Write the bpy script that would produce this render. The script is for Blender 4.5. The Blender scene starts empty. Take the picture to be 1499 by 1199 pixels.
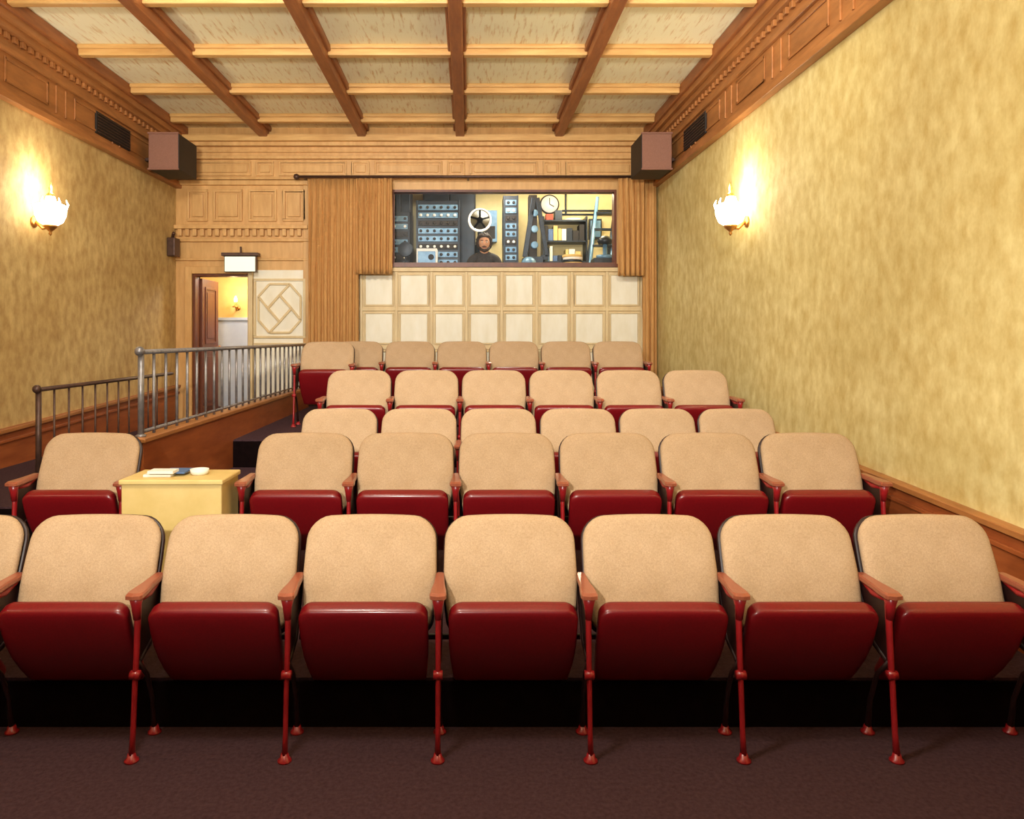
import bpy, math, random
from mathutils import Vector, Matrix
random.seed(7)
scene = bpy.context.scene
try:
    scene.view_settings.view_transform = 'Standard'
    scene.view_settings.look = 'None'
except Exception:
    pass

# ------------------------------------------------------------ dimensions
XL, XR, YB = -3.73, 2.40, 9.60      # left wall, right wall, rear wall
YF = -1.6                            # wall behind the camera
ZC = 4.22                            # ceiling boards

# ------------------------------------------------------------ materials
def srgb(r, g, b):
    def f(c):
        c /= 255.0
        return c/12.92 if c <= 0.04045 else ((c+0.055)/1.055)**2.4
    return (f(r), f(g), f(b), 1.0)

def mat(name, col, rough=0.5, metal=0.0, col2=None, scale=(4, 4, 4), nscale=1.0, detail=6,
        bump=0.0, bumpdist=0.01, coat=0.0, emis=None, estr=0.0, lo=0.3, hi=0.7, spec=None, blotch=None):
    m = bpy.data.materials.new(name)
    m.use_nodes = True
    nt = m.node_tree
    b = nt.nodes['Principled BSDF']
    b.inputs['Roughness'].default_value = rough
    b.inputs['Metallic'].default_value = metal
    b.inputs['Base Color'].default_value = col
    if spec is not None:
        b.inputs['Specular IOR Level'].default_value = spec
    if coat:
        b.inputs['Coat Weight'].default_value = coat
        b.inputs['Coat Roughness'].default_value = 0.12
    if emis:
        b.inputs['Emission Color'].default_value = emis
        b.inputs['Emission Strength'].default_value = estr
    if col2 is not None or bump:
        tc = nt.nodes.new('ShaderNodeTexCoord')
        mp = nt.nodes.new('ShaderNodeMapping')
        mp.inputs['Scale'].default_value = scale
        nz = nt.nodes.new('ShaderNodeTexNoise')
        nz.inputs['Scale'].default_value = nscale
        nz.inputs['Detail'].default_value = detail
        nz.inputs['Roughness'].default_value = 0.6
        nt.links.new(tc.outputs['Object'], mp.inputs['Vector'])
        nt.links.new(mp.outputs['Vector'], nz.inputs['Vector'])
        if col2 is not None:
            cr = nt.nodes.new('ShaderNodeValToRGB')
            cr.color_ramp.elements[0].position = lo
            cr.color_ramp.elements[1].position = hi
            cr.color_ramp.elements[0].color = col
            cr.color_ramp.elements[1].color = col2
            nt.links.new(nz.outputs['Fac'], cr.inputs['Fac'])
            out = cr.outputs['Color']
            if blotch:      # broad second layer of mottling
                n2 = nt.nodes.new('ShaderNodeTexNoise'); n2.inputs['Scale'].default_value = blotch[0]; n2.inputs['Detail'].default_value = 4
                nt.links.new(tc.outputs['Object'], n2.inputs['Vector'])
                c2 = nt.nodes.new('ShaderNodeValToRGB')
                c2.color_ramp.elements[0].position = .35; c2.color_ramp.elements[1].position = .65
                c2.color_ramp.elements[0].color = blotch[1]; c2.color_ramp.elements[1].color = (1, 1, 1, 1)
                nt.links.new(n2.outputs['Fac'], c2.inputs['Fac'])
                mx = nt.nodes.new('ShaderNodeMix'); mx.data_type = 'RGBA'; mx.blend_type = 'MULTIPLY'
                mx.inputs[0].default_value = 1
                nt.links.new(out, mx.inputs[6]); nt.links.new(c2.outputs['Color'], mx.inputs[7])
                out = mx.outputs[2]
            nt.links.new(out, b.inputs['Base Color'])
        if bump:
            bp = nt.nodes.new('ShaderNodeBump')
            bp.inputs['Strength'].default_value = bump
            bp.inputs['Distance'].default_value = bumpdist
            nt.links.new(nz.outputs['Fac'], bp.inputs['Height'])
            nt.links.new(bp.outputs['Normal'], b.inputs['Normal'])
    return m

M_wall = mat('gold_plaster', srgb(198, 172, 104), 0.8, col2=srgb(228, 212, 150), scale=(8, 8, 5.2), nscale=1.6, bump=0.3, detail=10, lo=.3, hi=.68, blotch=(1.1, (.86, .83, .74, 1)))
M_wallL = mat('gold_plaster_shaded', srgb(176, 142, 84), 0.8, col2=srgb(214, 186, 124), scale=(8, 8, 5.2), nscale=1.6, bump=0.3, detail=10, lo=.3, hi=.68, blotch=(1.1, (.84, .78, .70, 1)))  # same plaster, with the left wall's weaker light put into the colour
M_ceil = mat('ceiling_boards', srgb(214, 172, 104), 0.6, col2=srgb(253, 246, 212), scale=(26, 3.0, 4), nscale=1.3, lo=0.28, hi=0.47, detail=8, bump=0.05)
M_beam = mat('beam_wood_shaded', srgb(130, 72, 36), 0.45, col2=srgb(168, 102, 54), scale=(14, 2, 14), nscale=1.5)  # long beams: shade on their sides is put into the wood colour
M_beamL = mat('beam_wood_light', srgb(198, 148, 84), 0.45, col2=srgb(224, 180, 114), scale=(2, 14, 14), nscale=1.5)
M_wood = mat('panel_wood', srgb(202, 152, 90), 0.45, col2=srgb(226, 180, 116), scale=(10, 10, 2), nscale=1.5)
M_woodD = mat('cornice_wood', srgb(144, 90, 46), 0.4, col2=srgb(180, 118, 64), scale=(10, 2, 10), nscale=1.5)
M_wain = mat('wainscot_wood', srgb(138, 68, 32), 0.4, col2=srgb(168, 92, 46), scale=(12, 2, 12), nscale=1.5)
M_cream = mat('cream_panel', srgb(238, 231, 208), 0.5, col2=srgb(248, 244, 228), scale=(6, 6, 2), nscale=1.5)
M_creamF = mat('cream_stile', srgb(216, 190, 142), 0.5, col2=srgb(232, 210, 164), scale=(6, 6, 2), nscale=1.5)
M_carpet = mat('maroon_carpet', srgb(58, 38, 42), 0.95, col2=srgb(76, 54, 58), scale=(30, 30, 30), nscale=2, bump=0.5, spec=0.1)
M_riser = mat('dark_shaded_riser', srgb(14, 8, 8), 0.95, col2=srgb(22, 12, 12), scale=(20, 20, 20), spec=0.02)  # dark riser, blackened so its colour also carries the under-seat shade
M_dark = mat('front_bounce_cut', srgb(40, 22, 18), 0.95, col2=srgb(56, 32, 26), scale=(20, 20, 2), spec=0.05)  # dark finish put on the unseen front wall to cut bounced light
M_fabric = mat('tan_fabric', srgb(170, 142, 112), 0.9, col2=srgb(194, 166, 134), scale=(60, 60, 60), nscale=3, bump=0.25, bumpdist=0.003, spec=0.15, blotch=(7, (.90, .88, .84, 1)))
M_red = mat('red_vinyl', srgb(108, 8, 16), 0.34, col2=srgb(122, 13, 21), scale=(30, 30, 30), nscale=4, bump=0.05, bumpdist=0.003, coat=0.25)
M_redm = mat('red_enamel', srgb(140, 20, 26), 0.35, col2=srgb(158, 30, 34), scale=(20, 20, 20), coat=0.3)
M_shell = mat('dark_shell', srgb(34, 13, 11), 0.45, col2=srgb(46, 20, 16), scale=(20, 20, 20))
M_arm = mat('armrest_wood', srgb(134, 68, 48), 0.3, col2=srgb(164, 92, 66), scale=(30, 6, 30), coat=0.3)
M_iron = mat('wrought_iron', srgb(112, 108, 110), 0.35, metal=0.5, col2=srgb(148, 144, 142), scale=(20, 20, 20))
M_ironD = mat('iron_dark', srgb(70, 50, 42), 0.45, metal=0.4, col2=srgb(94, 68, 56), scale=(20, 20, 20))
M_curt = mat('gold_curtain', srgb(186, 134, 76), 0.8, col2=srgb(208, 158, 96), scale=(30, 30, 3), nscale=2)
M_black = mat('black_grille', srgb(22, 16, 14), 0.6, col2=srgb(32, 24, 20), scale=(20, 20, 20))
M_spk = mat('speaker_cloth', srgb(124, 84, 68), 0.9, col2=srgb(144, 102, 86), scale=(80, 80, 80), nscale=2)
M_table = mat('yellow_table', srgb(214, 184, 110), 0.55, col2=srgb(230, 202, 134), scale=(6, 6, 6))
M_brass = mat('brass', srgb(190, 130, 60), 0.3, metal=0.8, col2=srgb(210, 150, 80), scale=(20, 20, 20))
M_glow = mat('lamp_glass', srgb(255, 246, 225), 0.4, emis=(1.0, 0.9, 0.7, 1), estr=10)
M_paper = mat('paper_white', srgb(235, 232, 222), 0.7, col2=srgb(245, 242, 235), scale=(9, 9, 9))
M_blue = mat('blue_card', srgb(70, 100, 150), 0.6, col2=srgb(90, 120, 165), scale=(9, 9, 9))
M_redb = mat('red_box', srgb(170, 60, 40), 0.6, col2=srgb(185, 76, 50), scale=(9, 9, 9))
M_doorD = mat('door_brown', srgb(92, 44, 22), 0.4, col2=srgb(120, 62, 32), scale=(12, 12, 2))
M_hallB = mat('hall_dado', srgb(176, 190, 212), 0.7, col2=srgb(192, 204, 222), scale=(5, 5, 5))
M_hallY = mat('hall_yellow', srgb(216, 184, 108), 0.7, col2=srgb(232, 202, 128), scale=(5, 5, 5))
M_sign = mat('exit_sign_face', srgb(220, 225, 205), 0.4, emis=(0.85, 0.95, 0.78, 1), estr=0.6)
M_bwall = mat('booth_wall', srgb(210, 194, 140), 0.7, col2=srgb(230, 216, 166), scale=(3, 3, 3))
M_rack = mat('rack_steel', srgb(20, 30, 42), 0.4, metal=0.3, col2=srgb(32, 46, 60), scale=(9, 9, 9))
M_mod = mat('rack_module', srgb(78, 120, 156), 0.4, metal=0.2, col2=srgb(120, 158, 188), scale=(9, 9, 9))
M_reel = mat('reel_white', srgb(225, 228, 225), 0.4, col2=srgb(240, 240, 238), scale=(9, 9, 9))
M_tube = mat('lamp_tube', srgb(255, 255, 245), 0.4, emis=(1, 0.98, 0.85, 1), estr=6)
M_skin = mat('skin', srgb(206, 152, 120), 0.55, col2=srgb(216, 164, 132), scale=(20, 20, 20))
M_hair = mat('dark_hair', srgb(34, 22, 16), 0.6, col2=srgb(52, 34, 24), scale=(60, 60, 60), bump=0.6)
M_shirt = mat('shirt_cloth', srgb(44, 42, 44), 0.8, col2=srgb(60, 58, 60), scale=(30, 30, 30))
M_eye = mat('eye_dark', srgb(20, 14, 12), 0.2)
M_eyeW = mat('eye_white', srgb(235, 228, 220), 0.3)
M_lip = mat('lip', srgb(160, 90, 80), 0.5)
M_glass = bpy.data.materials.new('window_glass'); M_glass.use_nodes = True
_nt = M_glass.node_tree
for n in list(_nt.nodes):
    if n.type != 'OUTPUT_MATERIAL': _nt.nodes.remove(n)
_o = [n for n in _nt.nodes if n.type == 'OUTPUT_MATERIAL'][0]
_t = _nt.nodes.new('ShaderNodeBsdfTransparent'); _g = _nt.nodes.new('ShaderNodeBsdfGlossy'); _g.inputs['Roughness'].default_value = 0.25
_mx = _nt.nodes.new('ShaderNodeMixShader'); _mx.inputs['Fac'].default_value = 0.003
_nt.links.new(_t.outputs[0], _mx.inputs[1]); _nt.links.new(_g.outputs[0], _mx.inputs[2]); _nt.links.new(_mx.outputs[0], _o.inputs['Surface'])

# ------------------------------------------------------------ mesh builder
class MB:
    def __init__(s):
        s.V = []; s.F = []; s.M = []; s.S = []; s.mats = []
    def mi(s, m):
        if m not in s.mats: s.mats.append(m)
        return s.mats.index(m)
    def add(s, vs, fs, m, smooth=False):
        o = len(s.V); s.V += [tuple(v) for v in vs]
        k = s.mi(m)
        for f in fs:
            s.F.append([i+o for i in f]); s.M.append(k); s.S.append(smooth)
    def box(s, x0, x1, y0, y1, z0, z1, m):
        vs = [(x0,y0,z0),(x1,y0,z0),(x1,y1,z0),(x0,y1,z0),(x0,y0,z1),(x1,y0,z1),(x1,y1,z1),(x0,y1,z1)]
        s.add(vs, [(3,2,1,0),(4,5,6,7),(0,1,5,4),(1,2,6,5),(2,3,7,6),(3,0,4,7)], m)
    def barXZ(s, p, q, w, y0, y1, m):
        p = Vector(p); q = Vector(q); d = (q-p).normalized(); n = Vector((-d.y, d.x))*w/2
        c = [p-n, q-n, q+n, p+n]
        vs = [(a.x, y0, a.y) for a in c] + [(a.x, y1, a.y) for a in c]
        s.add(vs, [(0,1,2,3),(7,6,5,4),(1,0,4,5),(2,1,5,6),(3,2,6,7),(0,3,7,4)], m)
    def tube(s, path, rad, m, seg=10, flat=None):
        P = [Vector(p) for p in path]; n = len(P)
        if not isinstance(rad, (list, tuple)): rad = [rad]*n
        vs = []; prev = None
        for i in range(n):
            t = (P[min(i+1, n-1)]-P[max(i-1, 0)]).normalized()
            if prev is None:
                a = Vector((1, 0, 0)) if abs(t.x) < 0.9 else Vector((0, 0, 1))
                u = (a - t*a.dot(t)).normalized()
            else:
                u = (prev - t*prev.dot(t)).normalized()
            prev = u; v = t.cross(u)
            fu, fv = flat if flat else (1, 1)
            for k in range(seg):
                a = 2*math.pi*k/seg
                vs.append(P[i] + (u*math.cos(a)*fu + v*math.sin(a)*fv)*rad[i])
        fs = []
        for i in range(n-1):
            for k in range(seg):
                k2 = (k+1) % seg
                fs.append((i*seg+k, i*seg+k2, (i+1)*seg+k2, (i+1)*seg+k))
        fs.append(tuple(range(seg-1, -1, -1))); fs.append(tuple((n-1)*seg+k for k in range(seg)))
        s.add(vs, fs, m, True)
    def lathe(s, prof, c, m, seg=20, axis='Z'):
        vs = []; fs = []; n = len(prof)
        for r, h in prof:
            for k in range(seg):
                a = 2*math.pi*k/seg; x, y = r*math.cos(a), r*math.sin(a)
                if axis == 'Z': vs.append((c[0]+x, c[1]+y, c[2]+h))
                elif axis == 'Y': vs.append((c[0]+x, c[1]+h, c[2]+y))
                else: vs.append((c[0]+h, c[1]+x, c[2]+y))
        for i in range(n-1):
            for k in range(seg):
                k2 = (k+1) % seg
                fs.append((i*seg+k, i*seg+k2, (i+1)*seg+k2, (i+1)*seg+k))
        fs.append(tuple(range(seg-1, -1, -1))); fs.append(tuple((n-1)*seg+k for k in range(seg)))
        s.add(vs, fs, m, True)
    def pillow(s, pts, tf, tb, mp, m, e1=0.3, e2=0.7):
        phis = [86, 78, 68, 56, 42, 28, 14, 0, -18, -40, -65, -84]
        n = len(pts); vs = [mp(0, 0, tf)]
        for ph in phis:
            a = math.radians(ph); r = abs(math.cos(a))**e1
            t = (abs(math.sin(a))**e2) * (tf if a > 0 else -tb)
            for (x, b) in pts: vs.append(mp(x*r, b*r, t))
        vs.append(mp(0, 0, -tb)); fs = []
        R = len(phis)
        for k in range(n):
            k2 = (k+1) % n
            fs.append((0, 1+k, 1+k2))
            for i in range(R-1):
                fs.append((1+i*n+k, 1+(i+1)*n+k, 1+(i+1)*n+k2, 1+i*n+k2))
            fs.append((1+(R-1)*n+k, 1+R*n, 1+(R-1)*n+k2))
        s.add(vs, fs, m, True)
    def sphere(s, c, r, m, seg=16, rings=10, fn=None):
        vs = []; fs = []
        if not isinstance(r, (tuple, list)): r = (r, r, r)
        for i in range(rings+1):
            th = math.pi*i/rings
            for k in range(seg):
                a = 2*math.pi*k/seg
                p = Vector((math.sin(th)*math.cos(a), math.sin(th)*math.sin(a), math.cos(th)))
                q = Vector((p.x*r[0], p.y*r[1], p.z*r[2]))
                if fn: q = fn(p, q)
                vs.append((c[0]+q.x, c[1]+q.y, c[2]+q.z))
        for i in range(rings):
            for k in range(seg):
                k2 = (k+1) % seg
                fs.append((i*seg+k, (i+1)*seg+k, (i+1)*seg+k2, i*seg+k2))
        s.add(vs, fs, m, True)
    def mesh(s, name):
        me = bpy.data.meshes.new(name)
        me.from_pydata(s.V, [], s.F)
        for m in s.mats: me.materials.append(m)
        me.polygons.foreach_set('material_index', s.M)
        me.polygons.foreach_set('use_smooth', s.S)
        me.update()
        import bmesh
        bm = bmesh.new(); bm.from_mesh(me)
        bmesh.ops.remove_doubles(bm, verts=bm.verts, dist=1e-6)
        bmesh.ops.recalc_face_normals(bm, faces=bm.faces)
        bm.to_mesh(me); bm.free()
        return me
    def obj(s, name, bevel=0, parent=None):
        o = bpy.data.objects.new(name, s.mesh(name))
        scene.collection.objects.link(o)
        if bevel:
            b = o.modifiers.new('bevel', 'BEVEL'); b.width = bevel; b.segments = 2; b.limit_method = 'ANGLE'
            b.angle_limit = math.radians(50)
        if parent: o.parent = parent
        return o

def rrect(w, h, rb, rt, k=6, taper_bot=0.0, taper_top=0.0, arch=0.0, tp=1.5):
    pts = []
    hw, hh = w/2, h/2
    def arc(cx, cy, r, a0):
        for i in range(k+1):
            a = math.radians(a0 + 90*i/k)
            pts.append((cx+r*math.cos(a), cy+r*math.sin(a)))
    arc(hw-rt, hh-rt, rt, 0)
    for i in range(1, 6): pts.append((hw-rt-(w-2*rt)*i/6, hh))
    arc(-hw+rt, hh-rt, rt, 90)
    for i in range(1, 5): pts.append((-hw, hh-rt-(h-rt-rb)*i/5))
    arc(-hw+rb, -hh+rb, rb, 180)
    for i in range(1, 6): pts.append((-hw+rb+(w-2*rb)*i/6, -hh))
    arc(hw-rb, -hh+rb, rb, 270)
    for i in range(1, 5): pts.append((hw, -hh+rb+(h-rt-rb)*i/5))
    out = []
    for x, y in pts:
        v = y/hh
        f = 1 - taper_bot*max(0, -v)**tp - taper_top*max(0, v)**2
        out.append((x*f, y + arch*(1-(x/hw)**2)*max(0, v)))
    return out

# ------------------------------------------------------------ room shell
b = MB()   # floor: stepped platforms
b.box(XL-.1, XR+.1, YF, 2.97, -0.2, 0, M_carpet)
o = b.obj('floor')
def step(x0, x1, y0, y1, z, name):
    q = MB()
    q.box(x0, x1, y0+0.012, y1, -0.2, z, M_carpet)
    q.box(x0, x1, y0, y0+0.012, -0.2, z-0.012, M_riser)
    q.obj(name)
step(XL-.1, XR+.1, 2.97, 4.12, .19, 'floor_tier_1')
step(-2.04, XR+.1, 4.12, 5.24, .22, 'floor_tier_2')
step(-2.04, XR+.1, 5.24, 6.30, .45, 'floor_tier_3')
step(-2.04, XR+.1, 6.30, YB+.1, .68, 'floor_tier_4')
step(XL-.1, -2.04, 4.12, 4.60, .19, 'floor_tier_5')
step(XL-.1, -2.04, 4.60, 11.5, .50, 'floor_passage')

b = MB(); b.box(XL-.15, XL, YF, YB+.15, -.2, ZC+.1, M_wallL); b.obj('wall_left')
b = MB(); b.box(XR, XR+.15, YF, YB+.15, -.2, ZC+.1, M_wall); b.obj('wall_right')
b = MB(); b.box(XL-.15, XR+.15, YF-.15, YF, -.2, ZC+.1, M_dark); b.obj('wall_front')
b = MB(); b.box(XL-.15, XR+.15, YF-.15, YB+.15, ZC, ZC+.1, M_ceil); b.obj('ceiling')

WX0, WX1, WZ0, WZ1 = -.977, 1.894, 2.465, 3.425     # booth window
DX0, DX1, DZ1 = -3.508, -2.793, 2.35                # doorway
b = MB()
y0, y1 = YB, YB+.15
b.box(XL, DX0, y0, y1, -.2, ZC, M_wood)
b.box(DX0, DX1, y0, y1, DZ1, ZC, M_wood)
b.box(DX0, DX1, y0, y1, -.2, .5, M_wood)
b.box(DX1, -1.40, y0, y1, -.2, ZC, M_wood)
b.box(-1.40, WX0, y0, y1, -.2, 2.42, M_creamF); b.box(-1.40, WX0, y0, y1, 2.42, ZC, M_wood)
b.box(WX0, WX1, y0, y1, -.2, WZ0, M_creamF); b.box(WX0, WX1, y0, y1, WZ1, ZC, M_wood)
b.box(WX1, XR, y0, y1, -.2, 2.42, M_creamF); b.box(WX1, XR, y0, y1, 2.42, ZC, M_wood)
b.obj('wall_back')

# ceiling beams
b = MB()
for x in (-2.58, -1.34, -.10, 1.15):
    b.box(x-.055, x+.055, YF, YB-.06, 4.07, ZC, M_beam)
    b.box(x-.085, x+.085, YF, YB-.06, 4.155, ZC, M_beam)
b.box(XL+.02, XL+.16, YF, YB, 4.10, ZC, M_beam)
b.box(XR-.16, XR-.02, YF, YB, 4.10, ZC, M_beam)
b.obj('trim_ceiling_beams', 0.012)
b = MB()
xs = [XL+.16, -2.58, -1.34, -.10, 1.15, XR-.16]
for y in [-.54+1.065*i for i in range(10)]:
    for i in range(5):
        xa = xs[i]+(.055 if i else 0); xb = xs[i+1]-(.055 if i < 4 else 0)
        b.box(xa, xb, y-.040, y+.040, 4.125, ZC, M_beamL)
        b.box(xa, xb, y-.065, y+.065, 4.180, ZC, M_beamL)
b.obj('trim_ceiling_battens', 0.01)

# side cornices
def cornice(sx, wallx, name):
    q = MB()
    def bx(t0, t1, z0, z1, m, ya=YF, yb=YB):
        a, c = wallx+sx*t0, wallx+sx*t1
        q.box(min(a, c), max(a, c), ya, yb, z0, z1, m)
    bx(0, .03, 3.47, 4.12, M_woodD)
    bx(0, .075, 3.44, 3.49, M_woodD)
    bx(0, .055, 3.49, 3.53, M_woodD)
    bx(0, .06, 3.82, 3.86, M_woodD)
    bx(0, .09, 3.98, 4.04, M_woodD)
    bx(0, .13, 4.04, 4.12, M_woodD)
    y = YF+.1
    while y < YB-.1:
        bx(.03, .06, 3.93, 3.98, M_woodD, y, y+.05); y += .11
    y = -.4
    while y < YB-.3:
        L = .62
        bx(.03, .042, 3.585, 3.605, M_woodD, y, y+L); bx(.03, .042, 3.765, 3.785, M_woodD, y, y+L)
        bx(.03, .042, 3.585, 3.785, M_woodD, y, y+.02); bx(.03, .042, 3.585, 3.785, M_woodD, y+L-.02, y+L)
        bx(.03, .044, 3.55, 3.80, M_woodD, y+L+.12, y+L+.14); bx(.03, .044, 3.55, 3.80, M_woodD, y+L+.28, y+L+.30)
        y += 1.065
    bx(.03, .048, 3.57, 3.79, M_black, 7.45, 8.20)
    for i in range(7):
        bx(.048, .058, 3.585+i*.03, 3.592+i*.03, M_ironD, 7.47, 8.18)
    q.obj(name, 0.006)
cornice(1, XL, 'trim_cornice_left')
cornice(-1, XR, 'trim_cornice_right')

# wainscots with sloping cap (follows the rake)
def wains(sx, wallx, name):
    q = MB()
    def prism(t, z0f, z1f, m):
        a, c = sorted((wallx, wallx+sx*t))
        ya, yb = YF, YB
        vs = [(a,ya,z0f(ya)),(c,ya,z0f(ya)),(c,yb,z0f(yb)),(a,yb,z0f(yb)),(a,ya,z1f(ya)),(c,ya,z1f(ya)),(c,yb,z1f(yb)),(a,yb,z1f(yb))]
        q.add(vs, [(3,2,1,0),(4,5,6,7),(0,1,5,4),(1,2,6,5),(2,3,7,6),(3,0,4,7)], m)
    top = lambda y: .60+.035*y
    prism(.03, lambda y: -.1, top, M_wain)
    prism(.065, lambda y: top(y)-.03, top, M_woodD)
    prism(.05, lambda y: top(y)-.11, lambda y: top(y)-.085, M_wain)
    q.obj(name, 0.004)
wains(1, XL, 'trim_wainscot_left')
wains(-1, XR, 'trim_wainscot_right')

# rear wall panelling
def frame(q, x0, x1, z0, z1, w, y0, y1, m, inner=None, mi=None):
    q.box(x0, x1, y0, y1, z0, z0+w, m); q.box(x0, x1, y0, y1, z1-w, z1, m)
    q.box(x0, x0+w, y0, y1, z0+w, z1-w, m); q.box(x1-w, x1, y0, y1, z0+w, z1-w, m)
    if inner:
        q.box(x0+w+inner, x1-w-inner, y0+.004, y1, z0+w+inner, z1-w-inner, mi or m)
b = MB()
for k in range(8):
    xa = -1.36+.4475*k
    for z0, z1 in ((.95, 1.37), (1.45, 1.86), (1.94, 2.35)):
        frame(b, xa+.035, xa+.4125, z0, z1, .016, YB-.02, YB, M_creamF)
        b.box(xa+.055, xa+.3925, YB-.008, YB, z0+.02, z1-.02, M_cream)
for k in range(9):
    xa = -1.36+.4475*k
    b.box(xa-.016, xa+.016, YB-.026, YB, .7, 2.38, M_creamF)
for z in (1.41, 1.90): b.box(-1.40, 2.25, YB-.022, YB, z-.022, z+.022, M_creamF)
b.box(-1.40, 2.25, YB-.045, YB, 2.38, 2.43, M_creamF)
b.obj('trim_cream_panelling', 0.005)
b = MB()
for x0, x1 in ((-3.58, -3.32), (-3.25, -2.88), (-2.80, -2.44), (-2.36, -2.08)):
    frame(b, x0, x1, 3.02, 3.43, .03, YB-.03, YB, M_wood, .03)
b.box(XL, -2.03, YB-.05, YB, 3.48, 3.54, M_wood)
b.box(XL, -2.03, YB-.08, YB, 2.92, 2.97, M_wood); b.box(XL, -2.03, YB-.05, YB, 2.76, 2.80, M_wood)
x = XL+.04
while x < -2.08:
    b.box(x, x+.05, YB-.06, YB, 2.83, 2.92, M_wood); x += .095
b.box(XL, -2.03, YB-.035, YB, 2.52, 2.55, M_wood)
x = XL+.1; big = True
while x < XR-.2:
    L = .86 if big else .22
    L = min(L, XR-.06-x)
    frame(b, x, x+L, 3.60, 3.79, .022, YB-.025, YB, M_wood, .025)
    x += L+.07; big = not big
b.box(XL, XR, YB-.05, YB, 3.55, 3.58, M_wood)
b.box(XL, XR, YB-.06, YB, 3.81, 3.85, M_wood)
b.box(XL, XR, YB-.035, YB, 3.90, 3.925, M_wood)
b.box(XL, XR, YB-.09, YB, 3.97, 4.02, M_wood); b.box(XL, XR, YB-.14, YB, 4.02, 4.10, M_beamL)
b.box(-2.10, -2.03, YB-.03, YB, .66, 3.48, M_wood)
b.obj('trim_rear_panelling', 0.006)

# ornamental strap-work panel beside the door
b = MB()
yf0, yf1 = YB-.035, YB
b.box(-2.735, -2.06, YB-.012, YB, .66, 2.40, M_cream)
frame(b, -2.73, -2.07, 1.53, 2.29, .03, yf0, yf1, M_creamF)
cx, cz = -2.40, 1.91
oc = [(cx-.13, cz+.31), (cx+.13, cz+.31), (cx+.27, cz+.15), (cx+.27, cz-.15), (cx+.13, cz-.31), (cx-.13, cz-.31), (cx-.27, cz-.15), (cx-.27, cz+.15)]
for i in range(8): b.barXZ(oc[i], oc[(i+1) % 8], .028, yf0, yf1, M_creamF)
di = [(cx, cz+.17), (cx+.15, cz), (cx, cz-.17), (cx-.15, cz)]
for i in range(4): b.barXZ(di[i], di[(i+1) % 4], .03, yf0-.005, yf1, M_creamF)
for p, qq in (((cx, cz+.17), (cx+.13, cz+.31)), ((cx+.15, cz), (cx+.27, cz-.15)), ((cx, cz-.17), (cx-.13, cz-.31)), ((cx-.15, cz), (cx-.27, cz+.15))):
    b.barXZ(p, qq, .028, yf0, yf1, M_creamF)
frame(b, -2.73, -2.07, .72, 1.47, .03, yf0, yf1, M_creamF, .06, M_cream)
b.obj('trim_strapwork_panel', 0.005)

# door frame + open leaf + hall
b = MB()
b.box(DX0-.09, DX0, YB-.06, YB+.15, .5, DZ1+.09, M_wood)
b.box(DX1, DX1+.055, YB-.06, YB+.15, .5, DZ1+.09, M_creamF)
b.box(DX0, DX1, YB-.06, YB+.15, DZ1, DZ1+.09, M_wood)
b.box(DX0, DX0+.03, YB-.03, YB+.15, .5, DZ1, M_doorD); b.box(DX1-.015, DX1, YB-.03, YB+.15, .5, DZ1, M_creamF)
b.box(DX0+.03, DX1-.02, YB-.03, YB+.15, DZ1-.03, DZ1, M_doorD)
b.obj('trim_door_frame', 0.006)
b = MB()
b.box(0, .62, 0, .04, 0, 1.80, M_doorD)
for z0, z1 in ((.12, .85), (.95, 1.70)):
    frame(b, .1, .52, z0, z1, .03, -.012, .0, M_doorD, .04)
b.lathe([(0.0, -.05), (.025, -.045), (.028, -.03), (.012, -.02), (.012, 0)], (.56, 0, .9), M_brass, 12, 'Y')
d = b.obj('door_1', 0.004); d.location = (DX0+.06, YB+.16, .505); d.rotation_euler = (0, 0, math.radians(90))
b = MB()
b.box(-4.3, -2.2, 11.3, 11.4, .3, 1.82, M_hallB); b.box(-4.3, -2.2, 11.3, 11.4, 1.82, 3.0, M_hallY)
b.box(-4.3, -2.2, 11.27, 11.3, 1.80, 1.84, M_hallB)
b.obj('wall_hall_back')
b = MB(); b.box(-4.4, -4.3, YB+.15, 11.4, .3, 3, M_hallY); b.obj('wall_hall_left')
b = MB(); b.box(-2.3, -2.2, YB+.15, 11.3, .3, 3, M_hallY); b.obj('wall_hall_right')
b = MB(); b.box(-4.4, -2.2, YB+.15, 11.4, 2.9, 3, M_hallY); b.obj('ceiling_hall')

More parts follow.
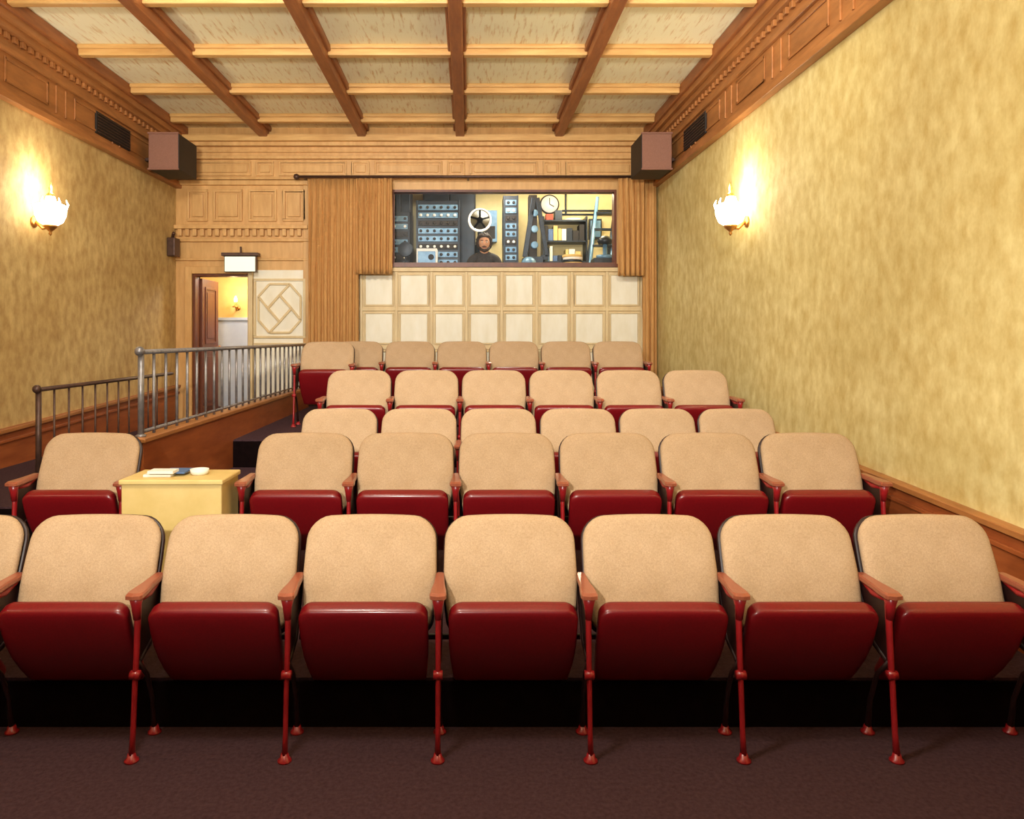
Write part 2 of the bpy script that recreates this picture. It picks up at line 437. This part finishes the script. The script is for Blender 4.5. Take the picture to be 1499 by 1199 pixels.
# ------------------------------------------------------------ sconces
def sconce(name, wx, sx, y, z, s=1.0):
    q = MB()
    off = .15*s*sx
    X = wx+off
    q.lathe([(0, 0), (.05*s, .002*sx), (.05*s, .012*sx), (.03*s, .02*sx), (.0, .022*sx)], (wx+.001*sx, y, z-.10*s), M_brass, 16, 'X')
    q.tube([(wx+.02*sx, y, z-.10*s), (wx+.08*s*sx, y, z-.16*s), (X, y, z-.15*s)], [.012*s, .011*s, .012*s], M_brass)
    q.lathe([(.004*s, -.22*s), (.016*s, -.205*s), (.01*s, -.19*s), (.035*s, -.165*s), (.055*s, -.145*s), (.06*s, -.13*s)], (X, y, z), M_brass, 16)
    q.lathe([(.055*s, -.13*s), (.10*s, -.10*s), (.125*s, -.04*s), (.128*s, .02*s), (.115*s, .05*s), (.05*s, .075*s), (.035*s, .12*s)], (X, y, z), M_glow, 24)
    for k in range(6):   # crown points round the rim
        a = 2*math.pi*(k+.5)/6
        q.tube([(X+.122*s*math.cos(a), y+.122*s*math.sin(a), z+.02*s), (X+.135*s*math.cos(a), y+.135*s*math.sin(a), z+.06*s), (X+.12*s*math.cos(a), y+.12*s*math.sin(a), z+.10*s)], [.012*s, .010*s, .003*s], M_glow, 6)
    q.lathe([(.03*s, .12*s), (.035*s, .14*s), (.012*s, .16*s), (.016*s, .19*s), (.002*s, .25*s)], (X, y, z), M_brass, 12)
    q.obj(name)
def light(kind, name, loc, energy, col, radius=.1, target=None, angle=None, blend=.5, size=None):
    l = bpy.data.lights.new(name, kind); l.energy = energy; l.color = col
    l.shadow_soft_size = radius
    if kind == 'SPOT':
        l.spot_size = math.radians(angle); l.spot_blend = blend
    o = bpy.data.objects.new(name, l); scene.collection.objects.link(o); o.location = loc
    if target is not None:
        o.rotation_euler = (Vector(target)-Vector(loc)).to_track_quat('-Z', 'Y').to_euler()
    return o
WARM = (1.0, .92, .74)
for yy in (6.45, 2.0):
    sconce('wall_sconce', XL, 1, yy, 2.63, .98)
    sconce('wall_sconce', XR, -1, yy, 2.63, .98)
    for wx, sx in ((XL, 1), (XR, -1)):
        light('POINT', 'sconce_bulb', (wx+.18*sx, yy, 2.84), 20, WARM, .05)
# hall sconce
q = MB()
q.lathe([(.03, 0), (.03, .02), (.0, .022)], (-3.45, 11.28, 1.98), M_brass, 12, 'Y')
q.tube([(-3.45, 11.28, 1.98), (-3.45, 11.2, 1.94), (-3.45, 11.16, 2.0)], .01, M_brass)
q.lathe([(.045, -.01), (.05, 0), (.012, .01), (.012, .07)], (-3.45, 11.16, 2.0), M_brass, 12)
q.lathe([(.02, .07), (.026, .10), (.012, .14), (.001, .16)], (-3.45, 11.16, 2.0), M_glow, 12)
q.obj('candle_sconce')
light('POINT', 'hall_lamp', (-2.8, 10.6, 2.6), 48, (.95, .97, 1), .15)
light('POINT', 'hall_sconce_bulb', (-3.45, 11.05, 2.2), 4, (1, .65, .3), .03)

# ------------------------------------------------------------ curtains + rod
def curtain(x0, x1, z0, z1, y, folds, amp=.035, name='curtain'):
    q = MB(); nx = int(folds*10); nz = 14
    vs = []; fs = []
    for j in range(nz+1):
        t = j/nz; z = z1+(z0-z1)*t
        for i in range(nx+1):
            u = i/nx; ph = u*folds*2*math.pi
            a = amp*(.55+.45*t)
            vs.append((x0+(x1-x0)*u+.008*math.sin(ph*2+t*3), y+a*math.sin(ph+.5*math.sin(3*t+u*5))+.008*math.sin(ph*.37+4*t), z))
    for j in range(nz):
        for i in range(nx):
            p = j*(nx+1)+i; fs.append((p, p+1, p+nx+2, p+nx+1))
    q.add(vs, fs, M_curt, True)
    o = q.obj(name)
    so = o.modifiers.new('s', 'SOLIDIFY'); so.thickness = .008
    return o
curtain(-2.01, -1.38, .70, 3.53, 9.44, 8)
curtain(-1.40, -.95, 2.33, 3.53, 9.40, 6, .04)
curtain(2.20, 2.37, .70, 3.53, 9.46, 2.5, .03)
curtain(1.88, 2.20, 2.31, 3.53, 9.40, 5, .04)
b = MB()
b.tube([(-2.12, 9.42, 3.555), (2.38, 9.42, 3.555)], .018, M_ironD, 12)
b.sphere((-2.15, 9.42, 3.555), .038, M_ironD)
for x in (-2.06, .0, 2.3): b.box(x-.012, x+.012, 9.42, YB, 3.54, 3.57, M_ironD)
b.obj('curtain_rod')

# ------------------------------------------------------------ booth window
b = MB()
w = .03
frame(b, WX0, WX1, WZ0, WZ1, w, YB-.02, YB+.13, M_doorD)
b.box(WX0-.02, WX1+.02, YB-.06, YB, WZ0-.03, WZ0+.01, M_doorD)
b.box(WX0+w, WX1-w, YB+.06, YB+.066, WZ0+w, WZ1-w, M_glass)
b.obj('window_1')

# ------------------------------------------------------------ projection booth
BX0, BX1, BY0, BY1, BZ0, BZ1 = -1.55, 2.39, YB+.15, 12.0, 1.25, 3.95
b = MB(); b.box(BX0, BX1, BY0, BY1, BZ0-.1, BZ0, M_carpet); b.obj('floor_booth')
b = MB(); b.box(BX0, BX1, BY1, BY1+.1, BZ0-.1, BZ1, M_bwall); b.obj('wall_booth_back')
b = MB(); b.box(BX0-.1, BX0, BY0, BY1+.1, BZ0-.1, BZ1, M_bwall); b.obj('wall_booth_left')
b = MB(); b.box(BX1, BX1+.1, BY0, BY1+.1, BZ0-.1, BZ1, M_bwall); b.obj('wall_booth_right')
b = MB(); b.box(BX0-.1, BX1+.1, BY0, BY1+.1, BZ1, BZ1+.08, M_bwall); b.obj('ceiling_booth')

def rack(x0, x1, y0, y1, z1, rows, name='equipment_rack', h=.115):
    q = MB()
    q.box(x0, x1, y0+.03, y1, BZ0, z1, M_rack)
    q.box(x0, x0+.02, y0, y0+.03, BZ0, z1, M_rack); q.box(x1-.02, x1, y0, y0+.03, BZ0, z1, M_rack)
    z = z1-.03-h; k = 0
    while z > BZ0+.05 and k < rows:
        q.box(x0+.03, x1-.03, y0+.005, y0+.03, z, z+h-.035, M_mod if k % 3 != 2 else M_black)
        n = max(2, int((x1-x0-.1)/.09))
        for i in range(n):
            xx = x0+.07+i*(x1-x0-.14)/max(1, n-1)
            q.lathe([(.018, -.022), (.022, -.015), (.022, 0)], (xx, y0+.005, z+.040), M_black if k % 4 != 1 else M_reel, 10, 'Y')
        z -= h; k += 1
    q.obj(name, .003)
rack(-.76, -.12, 11.0, 11.45, 3.55, 14)
rack(-1.16, -.86, 11.1, 11.5, 3.40, 14)
rack(.52, .74, 11.0, 11.45, 3.62, 14)
b = MB()    # tall dark cabinets standing behind the racks
b.box(-1.20, -.88, 11.66, 11.98, BZ0, 3.85, M_black)
b.box(-1.18, -1.05, 11.64, 11.66, BZ0+.1, 3.80, M_rack); b.box(-1.03, -.90, 11.64, 11.66, BZ0+.1, 3.80, M_rack)
b.obj('steel_cabinet', .006)
b = MB()
b.box(-.70, .12, 11.66, 11.98, BZ0, 3.82, M_black)
b.box(-.68, -.30, 11.64, 11.66, BZ0+.1, 3.78, M_rack); b.box(-.28, .10, 11.64, 11.66, BZ0+.1, 3.78, M_rack)
b.lathe([(.02, -.02), (.02, 0)], (-.22, 11.64, 2.9), M_reel, 10, 'Y')
b.obj('steel_cabinet', .006)

def reel(q, c, r):
    for yy in (-.035, .03):
        seg = 28
        q.lathe([(r*.80, yy), (r*.80, yy+.006), (r, yy+.006), (r, yy), (r*.80, yy)], c, M_reel, seg, 'Y')
        q.lathe([(r*.28, yy), (r*.28, yy+.006)], c, M_reel, 18, 'Y')
        for k in range(5):
            a = 2*math.pi*k/5+.3
            q.barXZ((c[0]+r*.2*math.cos(a), c[2]+r*.2*math.sin(a)), (c[0]+r*.85*math.cos(a), c[2]+r*.85*math.sin(a)), r*.20, c[1]+yy, c[1]+yy+.006, M_reel)
    q.lathe([(r*.55, -.028), (r*.55, .028)], c, M_mod, 24, 'Y')
def projector(x, y):
    q = MB()
    q.lathe([(.22, 0), (.22, .03), (.07, .06), (.06, .9)], (x, y, BZ0), M_rack, 18)
    q.box(x-.14, x+.14, y-.28, y+.30, BZ0+.9, BZ0+1.38, M_rack)
    q.box(x-.10, x+.10, y-.30, y-.28, BZ0+1.0, BZ0+1.3, M_mod)
    q.lathe([(.07, -.16), (.075, -.15), (.055, -.04), (.055, 0)], (x+.0, y-.28, BZ0+1.18), M_black, 18, 'Y')
    q.lathe([(.045, -.163), (.045, -.155)], (x, y-.28, BZ0+1.18), M_mod, 18, 'Y')
    q.tube([(x, y, BZ0+1.36), (x, y-.02, BZ0+1.7), (x, y-.02, BZ0+1.93)], .03, M_rack)
    reel(q, (x, y-.07, BZ0+1.97), .17)
    q.lathe([(.09, 0), (.09, .25), (.06, .3)], (x+.02, y+.15, BZ0+1.38), M_rack, 14)
    return q.obj('film_projector', .006)
projector(.17, 10.85)
b = MB()   # dark film printer column with sloped arms
b.box(.80, 1.08, 10.75, 11.15, BZ0, BZ0+1.45, M_rack)
b.box(.84, 1.04, 10.72, 10.75, BZ0+.9, BZ0+1.35, M_mod)
b.box(.88, 1.00, 10.85, 11.05, BZ0+1.45, BZ0+2.35, M_black)
b.barXZ((.82, BZ0+1.45), (.95, BZ0+2.30), .07, 10.80, 10.86, M_rack)
b.barXZ((1.14, BZ0+1.45), (1.0, BZ0+2.30), .06, 10.80, 10.86, M_rack)
b.box(1.05, 1.16, 10.80, 10.9, BZ0+1.40, BZ0+1.48, M_rack)
for z in (1.62, 1.85, 2.08): b.lathe([(.05, -.05), (.055, -.03), (.055, 0)], (.96, 10.85, BZ0+z), M_mod, 16, 'Y')
b.sphere((.86, 10.62, BZ0+1.32), .11, M_mod, 18, 12)
b.tube([(.86, 10.62, BZ0+1.32), (.90, 10.78, BZ0+1.30)], .03, M_black)
b.obj('film_printer', .006)
b = MB()   # console with rewind bench
b.box(-.98, -.30, 10.15, 10.6, BZ0, BZ0+1.22, M_mod)
b.box(-1.0, -.28, 10.12, 10.62, BZ0+1.22, BZ0+1.26, M_rack)
b.box(-.70, -.42, 10.2, 10.5, BZ0+1.26, BZ0+1.50, M_reel)
b.box(-.68, -.44, 10.19, 10.2, BZ0+1.30, BZ0+1.46, M_mod)
b.lathe([(.04, -.01), (.04, .0)], (-.5, 10.19, BZ0+1.38), M_black, 14, 'Y')
b.lathe([(.01, 0), (.01, .22)], (-.86, 10.35, BZ0+1.26), M_rack, 8)
b.lathe([(.10, -.02), (.105, 0), (.10, .02)], (-.86, 10.33, BZ0+1.50), M_rack, 20, 'Y')
b.obj('control_console', .005)
b = MB()   # clock
b.lathe([(.15, -.04), (.155, -.03), (.155, 0)], (1.30, BY1, 3.66), M_black, 28, 'Y')
b.lathe([(.135, -.043), (.135, -.038)], (1.30, BY1, 3.66), M_reel, 28, 'Y')
b.barXZ((1.30, 3.66), (1.30, 3.76), .012, BY1-.05, BY1-.044, M_black)
b.barXZ((1.30, 3.66), (1.37, 3.62), .014, BY1-.05, BY1-.044, M_black)
b.obj('wall_clock')
# shelving with film cans
b = MB()
for z in (2.70, 3.02, 3.34): b.box(1.16, 1.85, 11.65, BY1, z, z+.025, M_rack)
for x in (1.16, 1.83): b.box(x, x+.025, 11.65, BY1, BZ0, 3.42, M_rack)
for z in (2.725, 3.045):
    x = 1.20
    while x < 1.76:
        ww = random.uniform(.04, .12); hh = random.uniform(.08, .27)
        b.box(x, x+ww, 11.70, 11.95, z, z+hh, random.choice([M_paper, M_table, M_black, M_rack, M_blue, M_mod, M_redb])); x += ww+.008
b.lathe([(.14, 0), (.14, .035)], (1.65, 11.83, 3.367), M_reel, 20)
for k, (xa, hh) in enumerate(((1.22, .10), (1.36, .16))): b.box(xa, xa+.11, 11.72, 11.92, 3.366, 3.366+hh, (M_redb, M_rack)[k])
b.obj('storage_shelf')
b = MB()   # conduit, junction boxes and spare reels on the rear wall of the booth
for z in (3.50, 3.56): b.tube([(1.50, BY1-.03, z), (2.36, BY1-.03, z)], .014, M_rack, 8)
b.tube([(1.56, BY1-.03, 3.50), (1.56, BY1-.03, BZ1)], .014, M_rack, 8)
b.box(1.92, 2.12, BY1-.10, BY1, 3.10, 3.42, M_rack); b.box(1.94, 2.10, BY1-.11, BY1-.10, 3.13, 3.39, M_mod)
b.box(2.16, 2.34, BY1-.10, BY1, 2.80, 3.05, M_black)
b.box(.20, .46, BY1-.12, BY1, 3.05, 3.55, M_mod); b.box(.23, .43, BY1-.13, BY1-.12, 3.10, 3.30, M_black)
b.obj('wall_conduit_boxes', .004)
b = MB()  # step ladder
for sx in (0, .38):
    b.tube([(1.62+sx*.9, 10.9, BZ0), (1.95+sx*.75, 11.3, 3.65)], .026, M_mod, 8)
    b.tube([(1.62+sx*.9, 11.60, BZ0), (1.95+sx*.75, 11.32, 3.65)], .022, M_rack, 8)
for k in range(9):
    t = (k+.6)/9.6; y = 10.9+.4*t; z = BZ0+2.4*t
    b.box(1.62+.33*t, 1.962+.275*t, y-.05, y+.05, z-.014, z+.014, M_rack)
b.obj('step_ladder')
b = MB()  # side work-table and splicer
b.box(1.20, 2.1, 10.0, 10.5, BZ0+1.20, BZ0+1.24, M_wood)
for x in (1.22, 2.05):
    for y in (10.02, 10.45): b.box(x, x+.04, y, y+.04, BZ0, BZ0+1.2, M_wood)
b.obj('work_table')
b = MB()
b.box(1.70, 2.05, 10.1, 10.4, BZ0+1.241, BZ0+1.36, M_rack)
b.lathe([(.12, 0), (.12, .05), (.03, .06), (.03, .2)], (1.87, 10.25, BZ0+1.36), M_mod, 18)
b.lathe([(.09, -.05), (.11, 0), (.05, .06)], (1.87, 10.25, BZ0+1.61), M_rack, 18)
b.obj('film_splicer')
b = MB()
for k in range(5): b.lathe([(.13, 0), (.133, .005), (.133, .03), (.13, .034)], (1.42+.008*(k % 2), 10.25, BZ0+1.241+k*.035), (M_reel, M_table, M_rack)[k % 3], 22)
b.obj('film_cans')
b = MB()
b.box(.15, .95, 11.3, 11.42, BZ1-.12, BZ1, M_reel); b.tube([(.18, 11.36, BZ1-.15), (.92, 11.36, BZ1-.15)], .03, M_tube, 10)
b.obj('fluorescent_lamp')
light('POINT', 'booth_lamp', (.45, 10.3, 3.78), 55, (1, .98, .90), .2)
light('POINT', 'booth_lamp', (1.7, 10.9, 3.75), 50, (1, .90, .68), .15)

# ------------------------------------------------------------ projectionist
man = bpy.data.objects.new('man', None); scene.collection.objects.link(man); man.location = (.22, 10.14, BZ0)
J = [(0,0,.92),(0,.01,1.08),(0,0,1.26),(0,0,1.38),(0,-.01,1.46),
     (.17,0,1.35),(.24,-.02,1.10),(.20,-.16,.92),(-.17,0,1.35),(-.24,-.02,1.10),(-.20,-.16,.92),
     (.09,0,.86),(.10,-.01,.47),(.10,.02,.08),(.11,-.14,.04),(-.09,0,.86),(-.10,-.01,.47),(-.10,.02,.08),(-.11,-.14,.04)]
E = [(0,1),(1,2),(2,3),(3,4),(3,5),(5,6),(6,7),(3,8),(8,9),(9,10),(0,11),(11,12),(12,13),(13,14),(0,15),(15,16),(16,17),(17,18)]
Rr = [(.15,.11),(.14,.10),(.16,.11),(.09,.08),(.055,.055),(.07,.065),(.05,.05),(.033,.033),(.07,.065),(.05,.05),(.033,.033),
      (.09,.09),(.06,.06),(.045,.045),(.035,.03),(.09,.09),(.06,.06),(.045,.045),(.035,.03)]
me = bpy.data.meshes.new('body'); me.from_pydata(J, E, []); me.materials.append(M_shirt)
bo = bpy.data.objects.new('body', me); scene.collection.objects.link(bo); bo.parent = man
sk = bo.modifiers.new('skin', 'SKIN'); sk.use_smooth_shade = True
for i, v in enumerate(me.skin_vertices[0].data):
    v.radius = Rr[i]; v.use_root = (i == 0)
ss = bo.modifiers.new('sub', 'SUBSURF'); ss.levels = 2; ss.render_levels = 2
q = MB()
q.tube([(0, 0, 1.40), (0, -.01, 1.49)], [.058, .055], M_skin, 14)
def headfn(p, v):
    if p.z < -.1: v.x *= 1-.30*(-p.z); v.y *= 1-.10*(-p.z)
    if p.y < -.75 and abs(p.x) < .22 and -.45 < p.z < .15:
        v.y -= .022*(1-abs(p.x)/.22)*(1-abs(p.z+.15)/.30)
    if p.y < -.5 and .02 < p.z < .22 and .15 < abs(p.x) < .55: v.y += .008
    return v
HZ = 1.555
q.sphere((0, 0, HZ), (.078, .098, .118), M_skin, 36, 26, headfn)
for sx in (-1, 1):
    q.sphere((sx*.079, .01, HZ-.005), (.012, .022, .034), M_skin, 10, 8)
    q.sphere((sx*.030, -.083, HZ+.012), (.014, .010, .009), M_eyeW, 12, 8)
    q.sphere((sx*.030, -.091, HZ+.012), (.006, .004, .006), M_eye, 10, 8)
    q.tube([(sx*.014, -.097, HZ+.032), (sx*.032, -.096, HZ+.037), (sx*.05, -.083, HZ+.030)], [.003, .005, .003], M_hair, 6)
q.tube([(-.024, -.084, HZ-.062), (0, -.092, HZ-.060), (.024, -.084, HZ-.062)], [.003, .007, .003], M_lip, 8)
q.obj('head', parent=man)
q = MB()
def hairfn(p, v):
    n = .010*math.sin(p.x*17+2)*math.sin(p.z*15)+.008*math.sin(p.y*19)
    if p.y < -.35 and p.z < .45 and abs(p.x) < .85: v *= .62
    return v*(1+n*6)
q.sphere((0, .014, HZ+.022), (.112, .115, .126), M_hair, 32, 22, hairfn)
q.obj('hair', parent=man)
q = MB()
q.tube([(-.066, -.03, HZ-.05), (-.045, -.068, HZ-.088), (0, -.082, HZ-.106), (.045, -.068, HZ-.088), (.066, -.03, HZ-.05)], [.012, .02, .024, .02, .012], M_hair, 10)
q.tube([(-.032, -.082, HZ-.052), (0, -.097, HZ-.044), (.032, -.082, HZ-.052)], [.004, .007, .004], M_hair, 8)
q.obj('beard', parent=man)
q = MB()
for sx in (-1, 1):
    hx, hy, hz = sx*.20, -.16, .92
    q.pillow(rrect(.08, .10, .02, .02), .014, .014, lambda a, bb, t, hx=hx, hy=hy, hz=hz: (hx+a, hy-.05-bb, hz-.01+t-.2*bb), M_skin)
    for k, L in enumerate((.065, .075, .07, .055)):
        x = hx+(-.030+.020*k)*sx*-1
        q.tube([(x, hy-.09, hz-.015), (x, hy-.09-L*.5, hz-.02), (x, hy-.09-L*.85, hz-.045), (x, hy-.09-L*.9, hz-.065)], [.0095, .009, .008, .006], M_skin, 8)
    q.tube([(hx-sx*.035, hy-.03, hz-.01), (hx-sx*.06, hy-.06, hz-.02), (hx-sx*.062, hy-.09, hz-.03)], [.011, .010, .007], M_skin, 8)
q.obj('hands', parent=man)

# ------------------------------------------------------------ theatre seats
def standard(q, x):
    q.tube([(x, .0, .012), (x, .012, .10), (x, .026, .25), (x, .040, .36), (x, .050, .48), (x, .055, .585)],
           [.014, .011, .011, .012, .013, .016], M_redm, 10, (.85, 1.2))
    q.tube([(x, .20, .012), (x, .18, .14), (x, .13, .26), (x, .05, .34)], [.012, .009, .009, .009], M_shell, 10)
    q.tube([(x, .055, .57), (x, .15, .56), (x, .24, .585)], [.013, .014, .012], M_redm, 8)
    q.tube([(x, .06, .34), (x, .16, .38), (x, .24, .52), (x, .27, .60)], [.012, .012, .012, .010], M_shell, 8)
    vs = []; prof = [(.05, .33), (.16, .36), (.245, .52), (.24, .58), (.055, .575)]
    for sx in (-.006, .006): vs += [(x+sx, y, z) for y, z in prof]
    q.add(vs, [(0,1,2,3,4), (9,8,7,6,5)]+[(i, (i+1) % 5, 5+(i+1) % 5, 5+i) for i in range(5)], M_shell)
    for y in (.0, .20):
        q.lathe([(.026, 0), (.026, .006), (.018, .012), (.013, .03)], (x, y, .0), M_redm, 14)
    q.lathe([(.017, -.017), (.017, .017)], (x, .030, .30), M_redm, 12, 'X')
    q.tube([(x, .045, .50), (x, .04, .55), (x, .04, .59)], [.013, .018, .028], M_redm, 10)
    pts = [(-.031, -.0), (-.026, -.014), (0, -.020), (.026, -.014), (.031, 0), (.029, .05), (.021, .12), (.017, .24), (.011, .255), (-.011, .255), (-.017, .24), (-.021, .12), (-.029, .05)]
    n = len(pts); vs = []
    for s, z in ((.86, .578), (1, .584), (1, .597), (.86, .604)):
        vs += [(x+a*s, .12+(bb-.1)*s, z+.02*max(0, (bb-.05))) for a, bb in pts]
    fs = [tuple(range(n-1, -1, -1)), tuple(3*n+i for i in range(n))]
    for j in range(3):
        for i in range(n): fs.append((j*n+i, j*n+(i+1) % n, (j+1)*n+(i+1) % n, (j+1)*n+i))
    q.add(vs, fs, M_arm, False)

def chair_mesh(kind):
    q = MB()
    bot, top = Vector((.175, .40)), Vector((.348, .806))
    H = (top-bot).length; u = (top-bot).normalized(); n = Vector((-u.y, u.x)); mid = (bot+top)/2
    out = rrect(.528, H, .05, .088, taper_bot=.11, taper_top=.03, arch=.010, tp=2)
    def mpb(a, bb, t, off=0):
        p = mid+u*bb+n*(t+off)
        return (a, p.x-.14*a*a, p.y)
    q.pillow(out, .035, .02, mpb, M_fabric, .2, .75)
    out2 = rrect(.538, H+.012, .05, .093, taper_bot=.09, taper_top=.03, arch=.010, tp=2)
    q.pillow(out2, .012, .025, lambda a, bb, t: mpb(a, bb, t, -.028), M_shell, .15, .8)
    # tipped seat: padded front edge rolls over to a pan that slopes back and down
    bot, top = Vector((.240, .185)), Vector((.045, .538))
    H = (top-bot).length; u2 = (top-bot).normalized(); n2 = Vector((-u2.y, u2.x)); mid2 = (bot+top)/2
    out = rrect(.480, H, .03, .045, taper_bot=.07, taper_top=.0, arch=.002, tp=1.1)
    def mps(a, bb, t):
        p = mid2+u2*bb+n2*t
        f = bb/(H/2)
        return (a, p.x-.026*(1-f*f)+.01*max(0, -f)**2, max(p.y, .195))
    q.pillow(out, .020, .05, mps, M_red, .12, .6)
    q.tube([(-.27, .21, .37), (.27, .21, .37)], .012, M_shell, 8)
    standard(q, -.278)
    if kind == 'both': standard(q, .278)
    return q.mesh('theater_seat_'+kind)
me_mid = chair_mesh('mid'); me_end = chair_mesh('both')
def seat_row(x_first, n, y, z, name='theater_seat'):
    for i in range(n):
        o = bpy.data.objects.new(name, me_end if i == n-1 else me_mid)
        scene.collection.objects.link(o); o.location = (x_first+.556*i, y, z)
seat_row(-.11+.278-.556*5, 9, 2.73, 0)
seat_row(-.898, 6, 3.86, .19)
seat_row(-2.08, 1, 3.86, .19)
seat_row(-.898, 6, 4.97, .22)
seat_row(-.898, 6, 5.92, .45)
seat_row(-1.176, 6, 7.76, .68)
seat_row(-1.40, 1, 7.22, .68)

# ------------------------------------------------------------ cabinet table
b = MB()
TX0, TX1 = -1.745, -1.24
b.box(TX0, TX1, 3.78, 4.06, .215, .80, M_table)
b.box(TX0-.008, TX1+.010, 3.765, 4.07, .80, .825, M_table)
b.box(TX0+.02, TX1-.02, 3.80, 4.04, .19, .215, M_ironD)
b.obj('side_cabinet', .006)
b = MB()
b.box(-1.66, -1.52, 3.84, 3.98, .826, .838, M_paper); b.box(-1.58, -1.46, 3.87, 4.0, .838, .846, M_blue)
b.box(-1.63, -1.50, 3.82, 3.90, .846, .860, M_paper)
b.obj('papers')
b = MB()
b.lathe([(.035, 0), (.045, .01), (.048, .03), (.04, .03), (.034, .012), (.0, .012)], (-1.40, 3.92, .825), M_paper, 18)
b.obj('ashtray')

# ------------------------------------------------------------ railings
b = MB()
b.box(-2.05, -1.97, 4.56, 9.30, -.1, .90, M_wain); b.box(-2.07, -1.95, 4.54, 9.32, .90, .93, M_woodD)
b.obj('wall_knee', .005)
def railing(x, ya, yb, zb, zt, step, m, r=.009, name='stair_railing', post=True):
    q = MB()
    q.tube([(x, ya-.03, zt), (x, yb, zt)], .020, m, 10, (1.2, .8))
    y = ya; k = 0
    while y <= yb:
        rr = .02 if (k == 0 and post) else r
        q.tube([(x, y, zb), (x, y, zt)], rr, m, 8)
        y += step; k += 1
    q.tube([(x, ya, zb+.03), (x, yb, zb+.03)], .010, m, 8)
    q.lathe([(.03, 0), (.03, .01), (.012, .02)], (x, ya, zb), m, 12)
    q.sphere((x, ya-.02, zt+.005), .03, m, 12, 8)
    q.obj(name)
railing(-2.01, 4.62, 9.28, .93, 1.45, .19, M_iron, .0105)
railing(-3.0, 5.25, 7.6, .50, 1.175, .20, M_ironD, .008)

# ------------------------------------------------------------ speakers, exit sign, small items
def speaker(cx, sx):
    q = MB()
    q.box(cx-.17, cx+.17, 8.40, 8.95, 3.42, 3.82, M_black)
    q.box(cx-.165, cx+.165, 8.385, 8.40, 3.425, 3.815, M_spk)
    q.box(cx-.175, cx+.175, 8.37, 8.40, 3.81, 3.83, M_spk); q.box(cx-.175, cx+.175, 8.37, 8.40, 3.41, 3.43, M_spk)
    wx = XL if sx < 0 else XR
    a, c = sorted((cx+sx*.17, wx-sx*.03))
    q.box(a, c, 8.6, 8.75, 3.56, 3.60, M_ironD)
    q.obj('wall_speaker', .006)
speaker(-3.40, -1); speaker(2.11, 1)
b = MB()
b.box(-3.05, -2.65, 9.40, 9.46, 2.36, 2.56, M_ironD)
b.box(-3.04, -2.66, 9.385, 9.40, 2.365, 2.55, M_sign)
b.box(-3.08, -2.62, 9.37, 9.49, 2.56, 2.60, M_ironD)
b.tube([(-2.85, 9.46, 2.5), (-2.85, YB-.0, 2.5)], .015, M_ironD)
b.tube([(-2.85, 9.43, 2.6), (-2.85, 9.43, 2.68)], .012, M_ironD)
b.obj('exit_sign', .004)
b = MB()
b.box(XL, XL+.10, 9.30, 9.48, 2.55, 2.78, M_ironD); b.tube([(XL+.05, 9.36, 2.78), (XL+.09, 9.3, 2.84)], .02, M_ironD)
b.obj('wall_loudspeaker_box', .01)

# ------------------------------------------------------------ photographer's flood lamp on a stand, with an added flap out of view
LX, LY, LZ = -.80, -.95, 2.25
b = MB()
for a in (90, 210, 330):
    b.tube([(LX, LY-.12, .75), (LX+.42*math.cos(math.radians(a)), LY-.12+.42*math.sin(math.radians(a)), .0)], .012, M_ironD, 8)
b.tube([(LX, LY-.12, .55), (LX, LY-.12, LZ)], .014, M_ironD, 8)
b.lathe([(.03, -.22), (.06, -.20), (.07, -.12), (.16, -.08)], (LX, LY+.02, LZ), M_black, 24, 'Y')
b.box(LX-.9, LX+.75, LY+.55, LY+.56, LZ-.75, LZ-.255, M_black)  # unseen flap, put in to keep the flood off the low seat fronts
b.tube([(LX, LY-.10, LZ-.35), (LX, LY+.56, LZ-.40)], .010, M_ironD, 8)
b.obj('studio_flood_lamp')

# ------------------------------------------------------------ lights
C1 = (1, .96, .87)
light('SPOT', 'flood_bulb', (LX, LY, LZ), 780, (1, .95, .85), .045, (LX+.2, 6.0, 4.4), 160, .5)
light('SPOT', 'ceiling_spot', (-.9, 1.95, 3.95), 210, C1, .2, (-.2, 3.9, .6), 130, .8)
light('SPOT', 'rear_fill_spot', (1.1, 3.3, 3.95), 270, C1, .25, (.8, 9.2, 1.9), 115, .8)  # made-up spot, added to brighten the rear wall
light('SPOT', 'rear_fill_spot', (-1.5, 3.3, 3.95), 380, C1, .25, (-.6, 9.2, 1.9), 115, .8)  # second added fill for the rear wall, no fixture
light('SPOT', 'ceiling_fill', (-.6, -1.2, 2.1), 1500, (1, .95, .82), .35, (-.3, 6.4, 6.0), 72, .7)  # uplight behind the camera, added to brighten the ceiling
light('SPOT', 'wall_fill', (-2.6, .9, 3.9), 380, C1, .25, (2.4, 3.4, 3.0), 80, .9)  # unseen spot added to lift the right wall
w = bpy.data.worlds.new('World'); scene.world = w; w.use_nodes = True
w.node_tree.nodes['Background'].inputs[0].default_value = (1, .85, .65, 1)
w.node_tree.nodes['Background'].inputs[1].default_value = .2

# ------------------------------------------------------------ camera
cam = bpy.data.cameras.new('camera'); co = bpy.data.objects.new('camera', cam); scene.collection.objects.link(co)
co.location = (0, 0, 1.54); co.rotation_euler = (math.radians(90), 0, 0)
cam.sensor_width = 36; cam.lens = 36*1100/1499
cam.shift_x = (749.5-685)/1499; cam.shift_y = -(599.5-494)/1499
cam.clip_start = .05
scene.camera = co
